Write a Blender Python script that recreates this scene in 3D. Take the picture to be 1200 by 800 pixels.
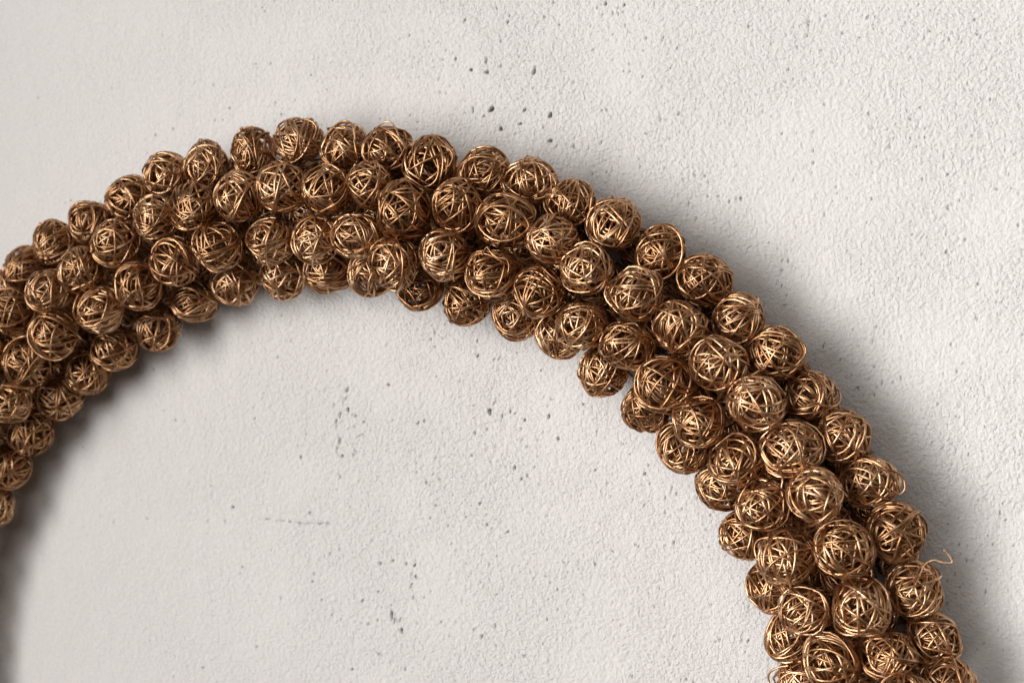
import bpy, math, random
import numpy as np
from mathutils import Vector, Matrix, Euler, Quaternion

scene = bpy.context.scene
for o in list(bpy.data.objects):
    bpy.data.objects.remove(o)
COL = scene.collection

# ------------------------------------------------------------------ camera
cam_data = bpy.data.cameras.new('camera')
cam = bpy.data.objects.new('camera', cam_data)
COL.objects.link(cam)
cam.location = (0.283634, 0.043948, 0.835306)
look = (Vector((0, 0, 0.0015)) - cam.location).normalized()
right = look.cross(Vector((0, 1, 0))).normalized()
up = right.cross(look)
cam.rotation_euler = Matrix((right, up, -look)).transposed().to_euler()
cam_data.sensor_width = 36.0
cam_data.lens = 49.24
cam_data.clip_start = 0.01
cam_data.clip_end = 50
cam_data.dof.use_dof = True
cam_data.dof.focus_distance = 0.815
cam_data.dof.aperture_fstop = 7.0
scene.camera = cam

# ------------------------------------------------------------------ light
world = bpy.data.worlds.new('World')
scene.world = world
world.use_nodes = True
wn = world.node_tree.nodes
bg = wn['Background']
bg.inputs['Color'].default_value = (1.0, 0.90, 0.82, 1)
bg.inputs['Strength'].default_value = 0.08


def area(name, loc, target, sx, sy, power, color):
    ld = bpy.data.lights.new(name, 'AREA')
    ld.shape = 'RECTANGLE'
    ld.size, ld.size_y = sx, sy
    ld.energy = power
    ld.color = color
    lo = bpy.data.objects.new(name, ld)
    COL.objects.link(lo)
    lo.location = loc
    lo.rotation_euler = (Vector(target) - Vector(loc)).to_track_quat('-Z', 'Y').to_euler()
    return lo


# one big soft window to the left, and an added fill lamp for weaker room light behind the camera
area('window_light', (-1.42, 0.08, 4.4), (3.6, 0.0, 0), 3.5, 3.5, 151, (1.0, 0.985, 0.98)).data.spread = math.radians(76)
area('room_fill', (0.1, 1.2, 2.9), (0.15, 0, 0), 2.4, 1.6, 28, (1.0, 0.97, 0.95))

scene.view_settings.view_transform = 'Standard'
scene.view_settings.look = 'None'
scene.view_settings.exposure = 0.0
scene.view_settings.gamma = 1.0

# ------------------------------------------------------------------ measured data
BALLS = [  # x, y, z, radius in mm
    [(-354.2,31.2,41.0,12.2), (-334.3,45.7,42.0,13.3), (-310.9,63.5,41.5,12.0), (-283.7,76.9,41.5,13.3), (-251.8,92.2,41.5,13.2), (-222.5,106.0,41.5,12.8), (-193.9,112.0,41.5,13.7), (-160.5,119.3,41.5,13.6), (-128.4,125.8,41.5,15.5), (-96.0,119.1,41.5,14.3), (-65.9,117.3,40.6,13.1), (-38.6,108.7,42.4,16.6), (-2.6,103.3,41.5,15.3), (25.4,97.1,41.5,13.7), (49.9,83.6,40.6,14.6), (76.3,70.8,42.4,15.9), (103.9,54.8,40.6,16.3), (129.7,39.1,42.4,15.1), (149.0,16.8,39.9,14.8), (170.8,-2.0,43.1,15.4), (189.8,-25.7,41.5,13.4), (207.8,-47.6,41.5,13.8), (222.6,-73.2,37.8,15.7), (236.7,-98.8,45.2,15.9), (247.3,-130.5,41.5,15.0), (258.3,-158.7,35.4,13.2), (265.3,-179.9,47.6,13.9)],
    [(-331.8,17.9,61.6,15.3), (-300.5,31.1,61.6,12.9), (-273.5,45.1,63.8,14.4), (-248.9,62.1,61.6,15.4), (-218.8,78.7,61.6,14.7), (-191.5,83.2,61.4,13.4), (-159.1,91.2,61.6,15.4), (-128.7,95.9,61.6,15.8), (-99.1,93.8,61.6,14.8), (-70.8,95.5,58.8,13.9), (-46.2,80.5,64.3,16.8), (-14.6,83.2,61.6,15.1), (16.2,73.3,61.6,16.4), (44.4,62.2,60.0,14.3), (66.3,45.0,63.1,14.9), (93.9,31.4,61.6,14.7), (119.1,13.9,61.6,14.8), (141.1,-7.4,60.0,15.7), (162.7,-28.4,63.2,15.8), (181.1,-53.6,56.1,15.8), (196.1,-77.3,67.0,16.0), (211.3,-106.8,61.6,15.8), (221.2,-137.5,61.6,16.2), (234.4,-165.8,52.9,15.4), (245.5,-185.1,70.3,15.0)],
    [(-352.7,-7.6,58.6,13.2), (-336.9,-43.9,58.6,13.7), (-322.0,-16.2,57.6,15.9), (-297.9,2.5,59.6,15.7), (-264.3,19.0,56.3,15.6), (-234.7,35.2,58.6,15.9), (-208.0,50.5,58.6,15.2), (-175.6,59.6,58.8,16.1), (-138.3,63.6,58.6,15.6), (-108.0,63.9,57.0,14.4), (-79.9,65.7,59.2,15.0), (-55.0,50.1,59.6,15.4), (-22.9,53.6,58.6,15.7), (7.2,43.0,58.6,15.0), (36.2,32.1,58.6,15.1), (61.5,13.0,58.6,14.8), (88.4,2.2,58.6,14.1), (110.0,-20.0,55.1,16.0), (130.7,-40.0,62.1,15.1), (151.8,-61.2,58.6,15.5), (166.2,-85.8,58.6,13.8), (179.7,-113.7,58.6,15.6), (190.7,-142.9,58.6,14.6), (204.9,-170.3,58.6,15.5)],
    [(-375.2,-118.6,28.8,13.8), (-361.7,-92.7,28.8,14.3), (-342.7,-66.9,28.8,16.0), (-320.4,-42.6,28.8,15.2), (-296.3,-24.5,27.3,15.1), (-273.0,-7.6,30.2,14.9), (-240.5,7.1,28.8,14.8), (-211.0,24.9,28.8,14.6), (-181.6,36.2,28.8,15.0), (-146.1,41.8,28.8,14.3), (-114.5,44.5,28.8,14.7), (-83.7,42.9,28.8,12.9), (-51.3,34.5,28.8,14.3), (-20.7,25.7,28.8,14.2), (12.0,17.1,28.8,14.0), (39.7,5.5,28.8,12.8), (67.3,-14.4,28.8,13.7), (93.4,-36.1,28.8,14.1), (116.6,-58.5,28.8,14.0), (137.9,-80.1,28.8,13.9), (152.5,-108.3,28.8,13.9), (167.6,-138.2,28.8,13.3), (179.5,-164.6,28.8,13.3), (184.6,-191.0,28.8,13.8)],
]
PITS = [  # x, y, half width, half height in mm
    (-16.9,168.8,1.03,1.37), (-14.1,145.8,1.71,2.05), (-19.2,141.7,0.75,0.75), (-7.9,133.3,1.09,1.70), (-26.7,146.3,0.69,2.07), (-27.8,170.9,1.03,1.38), (-38.2,178.3,0.69,1.39), (14.1,167.9,0.80,2.67), (24.6,140.7,1.33,1.66), (7.9,144.5,0.84,1.34), (5.1,136.1,1.01,0.84), (24.7,124.9,1.33,1.33), (39.5,120.8,0.66,1.15), (-2.2,203.0,0.51,0.68), (20.7,201.1,0.66,0.66), (30.1,195.9,0.79,0.66), (59.9,207.1,0.84,1.61), (26.2,209.7,0.66,0.99), (-10.7,208.2,0.68,0.68), (15.7,154.7,0.53,0.67), (83.0,161.7,0.44,0.64), (-31.8,202.0,0.69,1.38), (-3.3,199.4,0.68,1.69), (61.1,184.4,0.52,0.64), (95.6,184.1,0.63,1.57), (103.9,177.6,0.50,1.56), (-17.5,176.3,0.68,1.71), (-15.4,-44.9,1.11,2.42), (-12.5,-39.3,0.55,1.72), (-7.4,-48.4,0.55,2.41), (-1.7,-44.4,0.55,1.37), (23.8,-46.8,1.01,1.34), (8.0,-49.5,0.75,1.36), (30.0,-60.6,1.00,1.00), (1.2,-80.1,0.82,1.71), (5.8,-87.0,0.82,1.02), (9.7,-84.6,0.68,1.36), (-27.6,-73.7,0.77,0.77), (-35.7,-25.8,0.56,0.70), (18.7,-18.0,0.74,0.74), (-12.5,-11.6,0.69,0.83), (-9.1,-11.0,0.52,1.37), (-85.6,-29.8,0.87,1.09), (-103.4,-54.4,0.52,1.10), (-64.7,-53.7,0.72,1.43), (-60.5,-52.4,0.54,1.43), (-52.1,-23.4,0.53,0.71), (-26.4,-41.4,0.56,0.70), (-23.5,-9.7,0.56,1.73), (-24.0,-0.5,0.49,1.39), (14.3,-79.5,0.51,1.02), (17.1,-89.7,0.51,0.68), (-115.0,-34.0,0.59,2.60), (-116.3,-39.7,0.56,1.48), (-120.7,-50.5,0.56,1.86), (-123.2,-55.1,0.60,2.24), (-121.4,-68.1,0.60,2.24), (-122.7,-72.7,0.52,1.12), (-119.0,-77.6,0.75,1.49), (-120.4,-91.3,0.45,1.12), (-114.5,-46.4,0.74,1.48), (-125.0,-44.4,0.45,1.49), (-201.2,-116.2,1.03,1.03), (-157.8,-123.6,0.77,0.69), (-150.8,-124.1,0.76,0.69), (-144.5,-124.0,0.53,0.46), (-130.0,-123.2,0.60,0.83), (-167.4,-123.0,0.46,0.39), (-175.8,-122.9,0.47,0.39), (-135.0,-124.0,0.45,0.38), (-143.1,-117.0,0.84,1.14), (-194.4,-156.8,0.87,0.79), (-141.6,-163.0,0.99,0.76), (-134.7,-174.5,0.61,0.61), (-83.9,-181.4,1.17,2.56), (-82.1,-184.7,0.73,1.83), (-76.7,-190.5,0.95,1.27), (-77.9,-183.8,0.51,2.19), (-73.5,-146.2,0.87,1.09), (-67.4,-147.0,0.72,1.44), (-66.9,-154.2,0.58,1.44), (-69.9,-160.6,0.54,1.81), (-68.7,-168.4,0.65,1.45), (-104.8,-173.4,0.59,1.48), (-91.7,-147.5,0.73,1.47), (-93.6,-166.3,0.59,1.47), (-12.0,-182.3,0.83,1.39), (-112.5,-219.8,0.82,0.90), (-93.2,-207.8,0.88,0.66), (-74.4,-216.3,0.73,1.09), (-225.9,-229.1,0.81,0.81), (-127.3,-184.3,0.60,1.13), (-28.2,-105.7,0.70,0.56), (-52.4,-107.0,0.71,0.57), (-22.4,-104.2,0.63,1.05), (-3.4,-121.3,0.83,0.83), (-10.9,-161.8,0.69,0.55), (-10.9,-137.6,0.52,0.69), (-58.9,-92.3,0.57,1.07), (-60.9,-167.8,0.58,0.72), (-20.8,-189.7,0.49,2.10), (-26.6,-185.7,0.53,1.05), (-43.7,-191.6,0.53,0.71), (-200.8,153.3,0.86,0.70), (-206.1,145.5,0.70,0.70), (-212.0,145.7,0.59,0.71), (-161.7,147.9,0.68,0.76), (-161.8,146.8,0.61,0.61), (209.8,99.8,0.52,0.35), (182.1,187.9,0.35,1.47), (181.2,181.0,0.29,1.47), (210.8,178.5,0.52,0.57), (166.9,124.7,0.45,0.90), (160.9,135.3,0.45,0.60), (282.5,140.1,0.38,1.09), (-327.9,93.7,1.06,0.51), (-332.9,92.6,0.64,0.43), (-353.7,166.1,0.65,0.60), (-213.0,169.1,0.55,0.78), (-139.6,172.7,0.75,0.52), (-123.8,220.5,0.59,0.74), (-180.5,181.9,0.50,0.77), (213.3,48.4,0.58,0.46), (209.4,10.8,0.47,0.87), (143.1,87.6,0.73,0.91), (123.2,88.9,0.68,0.62), (285.5,-130.8,0.55,0.39), (293.1,-87.3,0.41,0.55), (270.8,-136.8,0.39,0.56), (192.4,0.5,0.53,1.77), (153.7,-142.8,0.61,1.53), (149.9,-177.8,0.62,1.54), (147.9,-185.8,0.46,0.93), (87.9,-74.6,0.64,1.12), (81.7,-125.1,0.52,0.97), (85.8,-80.0,0.71,1.29), (71.7,-62.1,0.49,0.65), (76.1,-68.3,0.58,0.65), (67.4,-71.8,0.46,0.65), (118.2,-93.0,0.57,0.94), (104.1,-121.1,0.51,0.95)]
CRACKS = [  # hairlines, x, y in mm
    [(-115.0,-30.0), (-116.9,-40.2), (-120.7,-50.5), (-122.6,-58.5), (-120.8,-66.9), (-122.1,-73.8), (-118.4,-79.3), (-121.0,-92.5)],
    [(-66.8,-143.0), (-68.7,-152.7), (-69.3,-162.8), (-67.5,-171.7)],
    [(-83.9,-174.1), (-82.7,-181.9), (-79.7,-187.3), (-76.1,-192.7)],
    [(-182.3,-122.7), (-167.4,-123.0), (-154.6,-124.0), (-140.0,-123.7), (-128.7,-123.7)],
    [(-102.9,-62.3), (-109.0,-64.8), (-111.0,-77.9)],
    [(182.1,189.8), (181.2,184.0), (180.7,177.1)],
    [(-23.4,0.6), (-24.6,-7.0), (-22.9,-13.5)],
    [(139.9,-18.3), (143.0,-24.4), (146.2,-33.5)],
    [(153.7,-138.6), (151.8,-151.7), (147.3,-167.7), (145.3,-183.5)],
    [(14.1,171.1), (11.8,163.8)],
]
RING_X, RING_Y, RING_R, RING_A, RING_Z = -0.108777, -0.261690, 0.344909, 0.041976, 0.021089
ROW_ANGLE = (0.5077, 1.3020, 2.0361, 2.9576)


# ------------------------------------------------------------------ helpers
def obj(name, mesh, mat=None, parent=None):
    o = bpy.data.objects.new(name, mesh)
    COL.objects.link(o)
    if mat and not mesh.materials:
        mesh.materials.append(mat)
    if parent:
        o.parent = parent
    return o


def mesh_from(name, verts, quads):
    me = bpy.data.meshes.new(name)
    verts = np.asarray(verts, np.float32)
    quads = np.asarray(quads, np.int32)
    me.vertices.add(len(verts))
    me.vertices.foreach_set('co', verts.ravel())
    me.loops.add(quads.size)
    me.loops.foreach_set('vertex_index', quads.ravel())
    me.polygons.add(len(quads))
    me.polygons.foreach_set('loop_start', np.arange(0, quads.size, 4, dtype=np.int32))
    me.polygons.foreach_set('loop_total', np.full(len(quads), 4, np.int32))
    me.polygons.foreach_set('use_smooth', np.ones(len(quads), bool))
    me.update(calc_edges=True)
    return me


def tube(P, rad, sides=5, closed=False):
    """A round wire along the points P: vertices and quads."""
    P = np.asarray(P, float)
    n = len(P)
    T = np.empty_like(P)
    T[1:-1] = P[2:] - P[:-2]
    if closed:
        T[0] = P[1] - P[-1]
        T[-1] = P[0] - P[-2]
    else:
        T[0] = P[1] - P[0]
        T[-1] = P[-1] - P[-2]
    T /= np.linalg.norm(T, axis=1)[:, None] + 1e-12
    N = np.empty_like(P)
    a = np.cross(T[0], (0.31, 0.52, 0.79))
    N[0] = a / np.linalg.norm(a)
    for i in range(1, n):
        v = N[i - 1] - T[i] * (N[i - 1] @ T[i])
        N[i] = v / (np.linalg.norm(v) + 1e-12)
    B = np.cross(T, N)
    ang = np.arange(sides) * 2 * math.pi / sides
    rad = np.broadcast_to(rad, (n,))
    V = (P[:, None, :] + rad[:, None, None] * (np.cos(ang)[None, :, None] * N[:, None, :]
                                               + np.sin(ang)[None, :, None] * B[:, None, :])).reshape(-1, 3)
    m = n if closed else n - 1
    i = np.arange(m)[:, None]
    j = np.arange(sides)[None, :]
    i2 = (i + 1) % n
    j2 = (j + 1) % sides
    Q = np.stack([i * sides + j, i2 * sides + j, i2 * sides + j2, i * sides + j2], -1).reshape(-1, 4)
    return V, Q


def join(parts):
    V, Q, k = [], [], 0
    for v, q in parts:
        V.append(v)
        Q.append(q + k)
        k += len(v)
    return np.concatenate(V), np.concatenate(Q)


# ------------------------------------------------------------------ materials
def new_mat(name):
    m = bpy.data.materials.new(name)
    m.use_nodes = True
    return m, m.node_tree.nodes, m.node_tree.links, m.node_tree.nodes['Principled BSDF']


def ramp(nodes, stops):
    r = nodes.new('ShaderNodeValToRGB')
    e = r.color_ramp.elements
    e[0].position, e[0].color = stops[0]
    e[1].position, e[1].color = stops[-1]
    for s in stops[1:-1]:
        x = e.new(s[0])
        x.color = s[1]
    return r


def make_wire_mat(name, dark, mid, light, rough):
    m, n, l, b = new_mat(name)
    tc = n.new('ShaderNodeTexCoord')
    oi = n.new('ShaderNodeObjectInfo')
    nz = n.new('ShaderNodeTexNoise')
    nz.inputs['Scale'].default_value = 2.3
    nz.inputs['Detail'].default_value = 3
    l.new(tc.outputs['Object'], nz.inputs['Vector'])
    add = n.new('ShaderNodeMath')
    add.operation = 'MULTIPLY_ADD'
    add.inputs[1].default_value = 0.12
    l.new(oi.outputs['Random'], add.inputs[0])
    l.new(nz.outputs['Fac'], add.inputs[2])
    sub = n.new('ShaderNodeMath')
    sub.operation = 'SUBTRACT'
    sub.inputs[1].default_value = 0.06
    l.new(add.outputs[0], sub.inputs[0])
    r = ramp(n, [(0.30, dark), (0.5, mid), (0.72, light)])
    l.new(sub.outputs[0], r.inputs['Fac'])
    l.new(r.outputs['Color'], b.inputs['Base Color'])
    b.inputs['Metallic'].default_value = 1.0
    nz2 = n.new('ShaderNodeTexNoise')
    nz2.inputs['Scale'].default_value = 9
    l.new(tc.outputs['Object'], nz2.inputs['Vector'])
    mr = n.new('ShaderNodeMapRange')
    mr.inputs['To Min'].default_value = rough - 0.07
    mr.inputs['To Max'].default_value = rough + 0.10
    l.new(nz2.outputs['Fac'], mr.inputs['Value'])
    l.new(mr.outputs['Result'], b.inputs['Roughness'])
    return m


WIRE = make_wire_mat('copper_wire', (0.28, 0.135, 0.06, 1), (0.53, 0.30, 0.152, 1), (0.80, 0.55, 0.35, 1), 0.35)
DARKWIRE = make_wire_mat('dark_frame_wire', (0.05, 0.035, 0.025, 1), (0.08, 0.055, 0.04, 1), (0.13, 0.09, 0.06, 1), 0.4)

pm, n, l, b = new_mat('wall_plaster')
tc = n.new('ShaderNodeTexCoord')
b.inputs['Roughness'].default_value = 0.85
b.inputs['Specular IOR Level'].default_value = 0.25
big = n.new('ShaderNodeTexNoise')
big.inputs['Scale'].default_value = 5.0
big.inputs['Detail'].default_value = 4
l.new(tc.outputs['Object'], big.inputs['Vector'])
cr = ramp(n, [(0.3, (0.672, 0.648, 0.629, 1)), (0.7, (0.696, 0.672, 0.653, 1))])
l.new(big.outputs['Fac'], cr.inputs['Fac'])
fine = n.new('ShaderNodeTexNoise')
fine.inputs['Scale'].default_value = 420
fine.inputs['Detail'].default_value = 2
l.new(tc.outputs['Object'], fine.inputs['Vector'])
fr = ramp(n, [(0.25, (0.93, 0.925, 0.92, 1)), (0.6, (1, 1, 1, 1))])
l.new(fine.outputs['Fac'], fr.inputs['Fac'])
mx = n.new('ShaderNodeMix')
mx.data_type = 'RGBA'
mx.blend_type = 'MULTIPLY'
mx.inputs['Factor'].default_value = 1.0
l.new(cr.outputs['Color'], mx.inputs['A'])
l.new(fr.outputs['Color'], mx.inputs['B'])
# shade inside the pits painted into the colour: they carry their own vertex attribute
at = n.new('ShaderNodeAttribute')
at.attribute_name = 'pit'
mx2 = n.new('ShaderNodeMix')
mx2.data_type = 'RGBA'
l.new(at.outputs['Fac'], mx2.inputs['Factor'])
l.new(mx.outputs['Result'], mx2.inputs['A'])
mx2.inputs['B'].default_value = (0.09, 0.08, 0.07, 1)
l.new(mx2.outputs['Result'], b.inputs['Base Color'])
# fine sandy relief; how strong it is varies over the wall
at2 = n.new('ShaderNodeAttribute')
at2.attribute_name = 'grit'
gn = n.new('ShaderNodeTexNoise')
gn.inputs['Scale'].default_value = 600
gn.inputs['Detail'].default_value = 2.0
gn.inputs['Roughness'].default_value = 0.7
gn.inputs['Distortion'].default_value = 0.0
l.new(tc.outputs['Object'], gn.inputs['Vector'])
bp = n.new('ShaderNodeBump')
bp.inputs['Distance'].default_value = 0.0016
l.new(at2.outputs['Fac'], bp.inputs['Strength'])
vo = n.new('ShaderNodeTexVoronoi')
vo.feature = 'SMOOTH_F1'
vo.inputs['Scale'].default_value = 360
vo.inputs['Smoothness'].default_value = 0.45
wv = n.new('ShaderNodeTexNoise')
wv.inputs['Scale'].default_value = 150
l.new(tc.outputs['Object'], wv.inputs['Vector'])
wa = n.new('ShaderNodeVectorMath')
wa.operation = 'MULTIPLY_ADD'
wa.inputs[1].default_value = (0.006, 0.006, 0.006)
l.new(wv.outputs['Color'], wa.inputs[0])
l.new(tc.outputs['Object'], wa.inputs[2])
l.new(wa.outputs[0], vo.inputs['Vector'])
hm = n.new('ShaderNodeMath')
hm.operation = 'MULTIPLY_ADD'
hm.inputs[1].default_value = -0.55
l.new(vo.outputs['Distance'], hm.inputs[0])
l.new(gn.outputs['Fac'], hm.inputs[2])
l.new(hm.outputs[0], bp.inputs['Height'])
l.new(bp.outputs['Normal'], b.inputs['Normal'])

# ------------------------------------------------------------------ the wall
rng = np.random.default_rng(11)


def band_noise(N, size, lo, hi, sx=1.0, sy=1.0, seed=0):
    """Periodic noise on an N x N grid over `size` metres, wavelengths lo..hi metres, std 1."""
    g = np.random.default_rng(seed)
    F = np.fft.rfft2(g.standard_normal((N, N)))
    fy = np.fft.fftfreq(N, size / N)[:, None] * sy
    fx = np.fft.rfftfreq(N, size / N)[None, :] * sx
    f = np.hypot(fx, fy) + 1e-9
    w = np.exp(-(np.log(f * math.sqrt(lo * hi)) / (0.5 * math.log(hi / lo) + 0.2)) ** 2) / f
    a = np.fft.irfft2(F * w, s=(N, N))
    return (a - a.mean()) / a.std()


def sample(tex, size, X, Y):
    N = tex.shape[0]
    u = (X / size) % 1 * N
    v = (Y / size) % 1 * N
    i, j = np.floor(u).astype(int), np.floor(v).astype(int)
    fu, fv = u - i, v - j
    i, j = i % N, j % N
    i2, j2 = (i + 1) % N, (j + 1) % N
    return (tex[j, i] * (1 - fu) * (1 - fv) + tex[j, i2] * fu * (1 - fv)
            + tex[j2, i] * (1 - fu) * fv + tex[j2, i2] * fu * fv)


def axis(lo, hi, step, far):
    a = np.arange(lo, hi + step, step)
    out = [a]
    left, right, s = [a[0]], [a[-1]], step
    while right[-1] < far:
        s *= 1.16
        right.append(right[-1] + s)
        left.append(left[-1] - s)
    return np.concatenate([left[:0:-1], a, right[1:]])


def build_wall():
    xs = axis(-0.43, 0.33, 0.00070, 1.3)
    ys = axis(-0.285, 0.265, 0.00070, 1.3)
    X, Y = np.meshgrid(xs, ys)
    dense = ((X > -0.47) & (X < 0.37) & (Y > -0.32) & (Y < 0.30)).astype(float)
    S = 0.9
    mask = 0.5 + 0.5 * np.tanh(0.9 * sample(band_noise(256, S, 0.05, 0.35, seed=5), S, X, Y) + 0.5)
    side = np.clip((X + 0.36) / 0.30, 0.0, 1.0)                        # the trowelled left of the wall is smoother
    grit = (0.66 + 0.34 * mask) * (0.35 + 0.65 * side)
    Z = 0.00008 * sample(band_noise(256, S, 0.06, 0.30, seed=1), S, X, Y)
    Z += 0.00008 * sample(band_noise(512, S, 0.012, 0.04, seed=2), S, X, Y)
    Z += 0.00009 * grit * dense * sample(band_noise(1024, S, 0.0024, 0.009, 0.85, 1.15, seed=3), S, X, Y)
    # small torn flecks: the lowest tail of a stretched noise cuts in
    t = sample(band_noise(1024, S, 0.0022, 0.006, 0.6, 1.6, seed=4), S, X, Y)
    cl = sample(band_noise(256, S, 0.03, 0.12, seed=9), S, X, Y)
    thr = 1.84 - 0.35 * np.clip(cl, -1, 1.6) + 0.9 * (1 - side)
    fl = np.clip(t - thr, 0, 1.2) * dense
    Z -= 0.0013 * fl
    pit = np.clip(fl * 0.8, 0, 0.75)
    # the pits one sees, each where it is
    g = np.random.default_rng(3)
    for x, y, a, bb in PITS:
        x, y, a, bb = x / 1000, y / 1000, a / 1000, bb / 1000
        a, bb = a * 0.85, bb * 1.1
        R = 2.4 * max(a, bb)
        i0, i1 = np.searchsorted(xs, (x - R, x + R))
        j0, j1 = np.searchsorted(ys, (y - R, y + R))
        if i1 - i0 < 2 or j1 - j0 < 2:
            continue
        xx, yy = X[j0:j1, i0:i1] - x, Y[j0:j1, i0:i1] - y
        an = g.uniform(-0.1, 0.45)
        c, s = math.cos(an), math.sin(an)
        p, q = (xx * c - yy * s) / a, (xx * s + yy * c) / bb
        th = np.arctan2(q, p)
        wob = 1 + 0.22 * np.sin(2 * th + g.uniform(0, 6)) + 0.15 * np.sin(3 * th + g.uniform(0, 6))
        d = np.hypot(p, q) / wob
        k = 1 / (1 + np.exp((d - 0.85) * 11))
        Z[j0:j1, i0:i1] -= k * min(0.0035, 1.6 * a + 0.0008)
        Z[j0:j1, i0:i1] += 0.00018 * np.exp(-((d - 1.5) / 0.35) ** 2)
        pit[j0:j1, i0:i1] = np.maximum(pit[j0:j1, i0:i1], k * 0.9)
    wig = sample(band_noise(512, S, 0.004, 0.02, seed=12), S, X, Y)
    dep = np.clip(0.5 + 0.6 * sample(band_noise(512, S, 0.005, 0.015, seed=13), S, X, Y), 0, 1)
    for line in CRACKS:
        for (x0, y0), (x1, y1) in zip(line, line[1:]):
            x0, y0, x1, y1 = x0 / 1000, y0 / 1000, x1 / 1000, y1 / 1000
            m = 0.004
            i0, i1 = np.searchsorted(xs, (min(x0, x1) - m, max(x0, x1) + m))
            j0, j1 = np.searchsorted(ys, (min(y0, y1) - m, max(y0, y1) + m))
            sl = (slice(j0, j1), slice(i0, i1))
            xx, yy = X[sl] + 0.0007 * wig[sl], Y[sl] + 0.0004 * wig[sl]
            L2 = (x1 - x0) ** 2 + (y1 - y0) ** 2
            t = np.clip(((xx - x0) * (x1 - x0) + (yy - y0) * (y1 - y0)) / L2, 0, 1)
            d = np.hypot(xx - x0 - t * (x1 - x0), yy - y0 - t * (y1 - y0))
            k = np.exp(-(d / 0.00050) ** 2) * dep[sl]
            Z[sl] -= 0.0007 * k
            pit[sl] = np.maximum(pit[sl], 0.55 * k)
    V = np.stack([X, Y, Z], -1).reshape(-1, 3)
    ny, nx = X.shape
    i = np.arange(nx - 1)[None, :]
    j = np.arange(ny - 1)[:, None]
    Q = np.stack([j * nx + i, j * nx + i + 1, (j + 1) * nx + i + 1, (j + 1) * nx + i], -1).reshape(-1, 4)
    me = mesh_from('wall', V, Q)
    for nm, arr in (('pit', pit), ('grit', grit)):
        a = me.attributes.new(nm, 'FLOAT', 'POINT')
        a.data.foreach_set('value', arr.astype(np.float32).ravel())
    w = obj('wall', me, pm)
    w['kind'] = 'structure'
    w['label'] = 'pale grey plaster wall with pits and fine sandy relief behind the wreath'


build_wall()


# ------------------------------------------------------------------ wire balls
def winding(seed, loops=44, steps=25):
    """One long wire wound into a ball of radius about 1: a crumpled heart, then wide turns over it."""
    g = np.random.default_rng(seed)
    n = loops * steps
    wire = 0.047
    # smooth random tracks
    def smooth(k, amp):
        m = max(4, int(n / (steps * k)) + 4)
        p = g.standard_normal(m)
        x = np.linspace(0, m - 3.001, n)
        i = x.astype(int)
        f = x - i
        f = f * f * (3 - 2 * f)
        return amp * (p[i] * (1 - f) + p[i + 1] * f)
    frac = np.linspace(0, 1, n)
    shell = 0.45 + 0.54 * np.clip(frac * 1.55, 0, 1) ** 0.75
    rho = shell + smooth(0.45, 0.035) * (1.5 - frac) + smooth(0.13, 0.026)
    rho = np.minimum(rho, 1.0)
    off = np.clip(smooth(1.3, 0.24) + smooth(0.22, 0.05), -0.62, 0.62)
    w = np.stack([smooth(0.8, 1.0) + smooth(0.3, .5), smooth(0.8, 1.0) + smooth(0.3, .5), smooth(0.8, 0.5)], 1) * (0.9 / steps)
    ph = frac * loops * 2 * math.pi + smooth(0.35, 0.30)
    P = np.empty((n, 3))
    q = Quaternion(g.standard_normal(4)).normalized()
    for i in range(n):
        v = Vector(w[i])
        a = v.length
        q = q @ Quaternion(v, a)
        if i % 12 == 0:
            q.normalize()
        o = off[i] * rho[i]
        r = math.sqrt(max(rho[i] ** 2 - o * o, 0.01))
        P[i] = q @ Vector((r * math.cos(ph[i]), r * math.sin(ph[i]), o))
    # kinks where the wire was bent by hand
    for k in range(44):
        c = g.integers(10, n - 10)
        d = g.standard_normal(3) * 0.07
        idx = np.arange(max(0, c - 5), min(n, c + 6))
        P[idx] += d * (1 - np.abs(idx - c) / 6)[:, None]
    L = np.linalg.norm(P, axis=1)
    P *= (np.minimum(L, 1.0) / L)[:, None]
    D = P / np.linalg.norm(P, axis=1)[:, None]
    lump = np.zeros(n)
    for k in range(5):                                   # hand wound: never quite round
        u = g.standard_normal(3) * 2.2
        lump += 0.028 * np.sin(D @ u + g.uniform(0, 6.28))
    P *= (1 + lump)[:, None]
    for k in range(9):                                   # turns that stand off the surface
        c = g.integers(n // 2, n - 20)
        idx = np.arange(c - 9, c + 10)
        P[idx] *= (1 + g.uniform(0.02, 0.09) * np.cos((idx - c) / 10 * math.pi / 2) ** 2)[:, None]
    P *= np.array([1, 1 + g.uniform(-.09, .02), 1 + g.uniform(-.09, .02)])
    return P, wire


MESHES = []
for s in range(44):
    P, wr = winding(100 + s, loops=39 + s % 9)
    V, Q = tube(P, wr * random.Random(s).uniform(0.92, 1.08), 5)
    MESHES.append(mesh_from('wire_ball', V, Q))

COARSE = [winding(900 + s, loops=30, steps=14) for s in range(6)]
wreath = bpy.data.objects.new('wreath', None)
COL.objects.link(wreath)
wreath.location = (RING_X, RING_Y, 0)
wreath['label'] = 'round wreath of bronze wire balls mounted on the plaster wall'
wreath['category'] = 'wreath'
RNG = random.Random(77)
count = 0


def place_ball(x, y, z, r, mesh=None, rot=None):
    global count
    me = mesh or MESHES[(count * 17 + count // 44) % len(MESHES)]
    o = obj('wire_ball', me, WIRE, wreath)
    o.location = (x - RING_X, y - RING_Y, z)
    o.rotation_euler = rot or (RNG.uniform(0, 6.28), RNG.uniform(0, 6.28), RNG.uniform(0, 6.28))
    sc = min(r * 1.02, 0.0168)
    o.scale = (sc * RNG.uniform(.97, 1.03), sc * RNG.uniform(.97, 1.03), sc * RNG.uniform(.97, 1.03))
    count += 1
    return o


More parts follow.
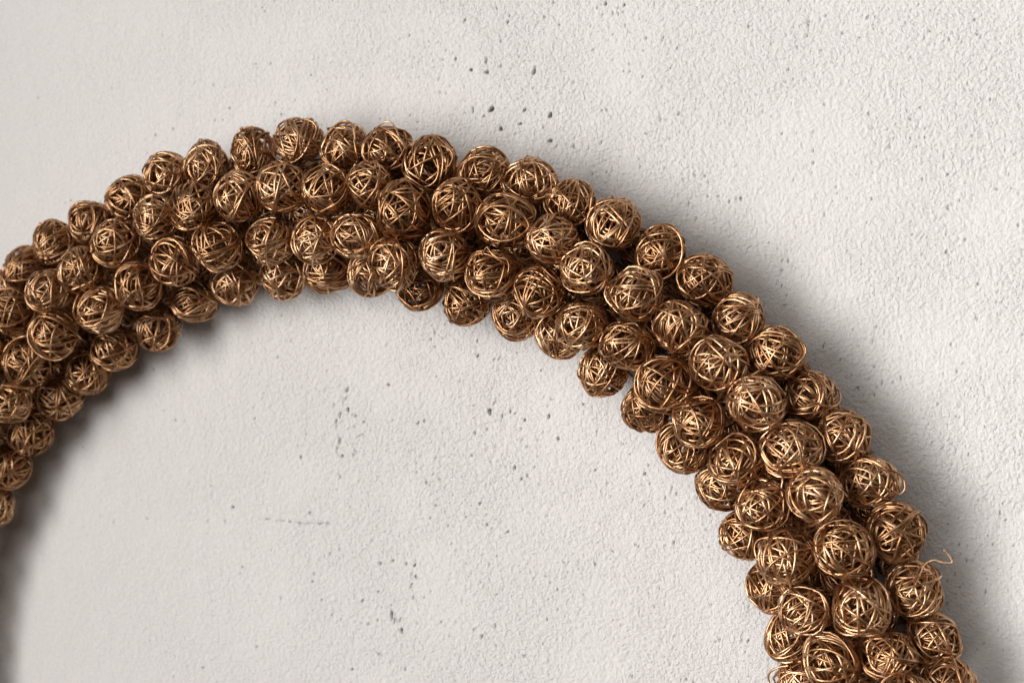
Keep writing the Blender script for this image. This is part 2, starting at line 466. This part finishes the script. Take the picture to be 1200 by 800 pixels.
placed = {}
for k, row in enumerate(BALLS):
    for x, y, z, r in row:
        placed[(k, len([1 for q in placed if q[0] == k]))] = place_ball(x / 1000, y / 1000, z / 1000, max(r, 14.8) / 1000)

# balls tucked in underneath, against the wall: seen as shaded wire in the gaps of the rows above
def arc(k):
    return sorted(math.atan2(y / 1000 - RING_Y, x / 1000 - RING_X) % (2 * math.pi) for x, y, z, r in BALLS[k])


oa = arc(0)
for i in range(0, 26):
    a = (oa[i] + oa[i + 1]) / 2
    rr = RING_R + (0.0285 if i < 19 else 0.0335)
    place_ball(RING_X + rr * math.cos(a), RING_Y + rr * math.sin(a), 0.0145 if i < 19 else 0.0190, 0.0130)
for i in range(0, 34):
    a = math.radians(10.5 + i * 4.15)
    rr = RING_R + RNG.uniform(-.001, .005)
    place_ball(RING_X + rr * math.cos(a), RING_Y + rr * math.sin(a), 0.0230, 0.0158)
    place_ball(RING_X + (rr - .026) * math.cos(a + .03), RING_Y + (rr - .026) * math.sin(a + .03), 0.0140, 0.0134)

# the rest of the ring, outside the photograph's frame, in the same four rows
later = []
for k, row in enumerate(BALLS):
    an = arc(k)
    rr = RING_R + RING_A * math.cos(ROW_ANGLE[k])
    hh = RING_Z + RING_A * math.sin(ROW_ANGLE[k])
    span = an[0] + 2 * math.pi - an[-1]
    m = max(1, round(span / (0.0294 / rr)))
    for i in range(1, m):
        a = an[-1] + span * i / m + RNG.uniform(-.05, .05) * 0.0294 / rr
        jr = RNG.uniform(-.0015, .0015)
        later.append((min(i, m - i) / m, RING_X + (rr + jr) * math.cos(a), RING_Y + (rr + jr) * math.sin(a),
                      hh + RNG.uniform(-.0015, .0015), RNG.uniform(.0140, .0152)))
later.sort()
single = 299 - count
for _, x, y, z, r in later[:single]:
    place_ball(x, y, z, r)
rest = []
for q, (_, x, y, z, r) in enumerate(later[single:]):
    P, wr = COARSE[q % len(COARSE)]
    V, Q = tube(P * r, wr * r, 3)
    rest.append((V + np.array((x - RING_X, y - RING_Y, z)), Q))
if rest:
    o = obj('wire_ball', mesh_from('wire_ball', *join(rest)), WIRE, wreath)
    o['kind'] = 'stuff'


# ------------------------------------------------------------------ frame under the balls
def ring_mesh(R, z, rad, seed):
    g = random.Random(seed)
    ph = [g.uniform(0, 6.28) for _ in range(3)]
    P = []
    for i in range(360):
        a = 2 * math.pi * i / 360
        r = R + 0.0012 * math.sin(7 * a + ph[0]) + 0.0008 * math.sin(17 * a + ph[1])
        P.append((r * math.cos(a), r * math.sin(a), z + 0.001 * math.sin(9 * a + ph[2])))
    V, Q = tube(P, rad, 6, closed=True)
    return mesh_from('frame_ring', V, Q)


for k in range(4):
    rr = RING_R + RING_A * math.cos(ROW_ANGLE[k]) * 0.86
    hh = RING_Z + RING_A * math.sin(ROW_ANGLE[k]) * 0.72
    obj('frame_ring', ring_mesh(rr, hh, 0.0006, k), DARKWIRE, wreath)
obj('frame_ring', ring_mesh(RING_R + 0.012, 0.004, 0.0016, 8), DARKWIRE, wreath)
P = []
g = random.Random(5)
turns = 74
for i in range(turns * 12):
    a = 2 * math.pi * i / (turns * 12) + 0.004 * math.sin(i * .9)
    t = 2 * math.pi * i / 12
    rr = RING_R + 0.030 * math.cos(t) + g.uniform(-.001, .001)
    P.append((rr * math.cos(a), rr * math.sin(a), 0.0265 + 0.0235 * math.sin(t)))
V, Q = tube(P, 0.0005, 5, closed=True)
obj('lacing_wire', mesh_from('lacing_wire', V, Q), DARKWIRE, wreath)


# ------------------------------------------------------------------ loose wire ends
def curve_points(ctrl, per=10):
    C = [Vector(c) for c in ctrl]
    C = [2 * C[0] - C[1]] + C + [2 * C[-1] - C[-2]]
    out = []
    for i in range(1, len(C) - 2):
        for j in range(per):
            t = j / per
            p0, p1, p2, p3 = C[i - 1:i + 3]
            out.append(0.5 * ((2 * p1) + (-p0 + p2) * t + (2 * p0 - 5 * p1 + 4 * p2 - p3) * t * t
                              + (-p0 + 3 * p1 - 3 * p2 + p3) * t ** 3))
    out.append(C[-2])
    return out


def wire_end(row, idx, ctrl, label):
    """ctrl: points in mm from the ball's centre, x right, y up, z out of the wall."""
    ball = placed[(row, idx)]
    ball.rotation_euler = (0.3 * idx, 0.2, 0.1)
    bpy.context.view_layer.update()
    M = Matrix.LocRotScale(ball.location, ball.rotation_euler, ball.scale)
    pts = curve_points([Vector(c) / 1000 + ball.location for c in ctrl])
    Mi = M.inverted()
    V, Q = tube([Mi @ p for p in pts], 0.041, 6)
    # close the cut ends
    Q = np.concatenate([Q, [[0, 1, 2, 3], [0, 3, 4, 5]]])
    e = len(V) - 6
    Q = np.concatenate([Q, [[e, e + 3, e + 2, e + 1], [e, e + 5, e + 4, e + 3]]])
    o = obj('wire_end', mesh_from('wire_end', V, Q), WIRE, ball)
    if label:
        ball['label'] = label
    return o


def stray(row, idx, kind, ang, label):
    g = random.Random(row * 100 + idx)
    c, s = math.cos(ang), math.sin(ang)

    def pt(a, b, z):                                     # a outwards along ang, b across
        return (a * c - b * s, a * s + b * c, z)
    if kind == 'hook':
        ctrl = [pt(6, -5, 12), pt(11, -2, 10), pt(15.5, 1, 7), pt(19, 3.5, 6), pt(20.5, 6.5, 6.5), pt(19, 8.5, 7)]
    elif kind == 'loop':
        ctrl = [pt(8, -9, 9), pt(13, -6, 8), pt(17.2, -1, 6.5), pt(16.8, 4, 6), pt(12.5, 8, 7), pt(7, 9.5, 9)]
    else:
        ctrl = [pt(7, -3, 12), pt(12, 0, 10), pt(16, 2.5, 8.5), pt(19 + g.uniform(-1, 3), 3.5, 8)]
    wire_end(row, idx, ctrl, label)


wire_end(0, 22, [(2, 6, 13), (8, 9, 11), (14, 8, 9), (18.5, 4, 8), (19.3, -1.5, 8), (16.5, -4.5, 8.5), (13.6, -3, 9.5), (13.2, 0, 10)],
         'wire ball on the outer row with a wire loop hooking out to the right')
wire_end(0, 24, [(-4, -2, 14), (1, 5, 13.5), (3.5, 10.5, 11), (6, 16, 9), (10.5, 18.5, 8.5), (15, 17.5, 8.5), (20, 18.0, 8.5), (18, 22, 8.5), (15.5, 24.5, 8.5)],
         'wire ball on the outer row with a kinked wire end sticking up')
wire_end(0, 23, [(2, 12, 9), (-1, 6, 13.5), (0, -1, 15), (-1, -7, 13.5), (-5, -7.5, 13), (-7, -4, 13), (-5, -1.5, 14), (-2.8, -3, 14.4), (-3.6, -5, 14)],
         'wire ball on the outer row with a small curl of wire on its front')
wire_end(0, 14, [(-7, 10, 9), (-1, 4, 13.5), (6, -3, 13), (12, -9, 9), (17, -13.5, 9), (20, -16, 9)],
         'wire ball on the outer row with a long straight wire running off its lower right')
wire_end(1, 12, [(-3, 8, 14), (4, 8, 13.5), (10, 6, 12), (15, 2, 10), (17.5, -3, 9), (15.5, -6, 8)],
         'wire ball in the upper middle row with a wire loop bulging to its right')
wire_end(2, 13, [(-2, 10, 12), (0, 15, 10), (3, 12, 11), (7, 9, 11), (12, 8, 10), (13.5, 4, 9), (12, -2, 8)],
         'wire ball in the lower middle row with a bent wire standing off its top')
stray(0, 8, 'loop', 0.4, 'wire ball standing highest on the outer row with a loop on its right side')
stray(0, 10, 'loop', 1.4, None)
stray(0, 9, 'loop', 1.2, None)
stray(0, 11, 'loop', 0.2, None)
stray(0, 13, 'loop', -0.3, None)
stray(0, 19, 'loop', 0.1, None)
stray(1, 19, 'stub', -1.9, None)
stray(3, 23, 'loop', 2.9, None)
stray(2, 21, 'loop', 2.6, None)
stray(1, 22, 'loop', -2.4, None)
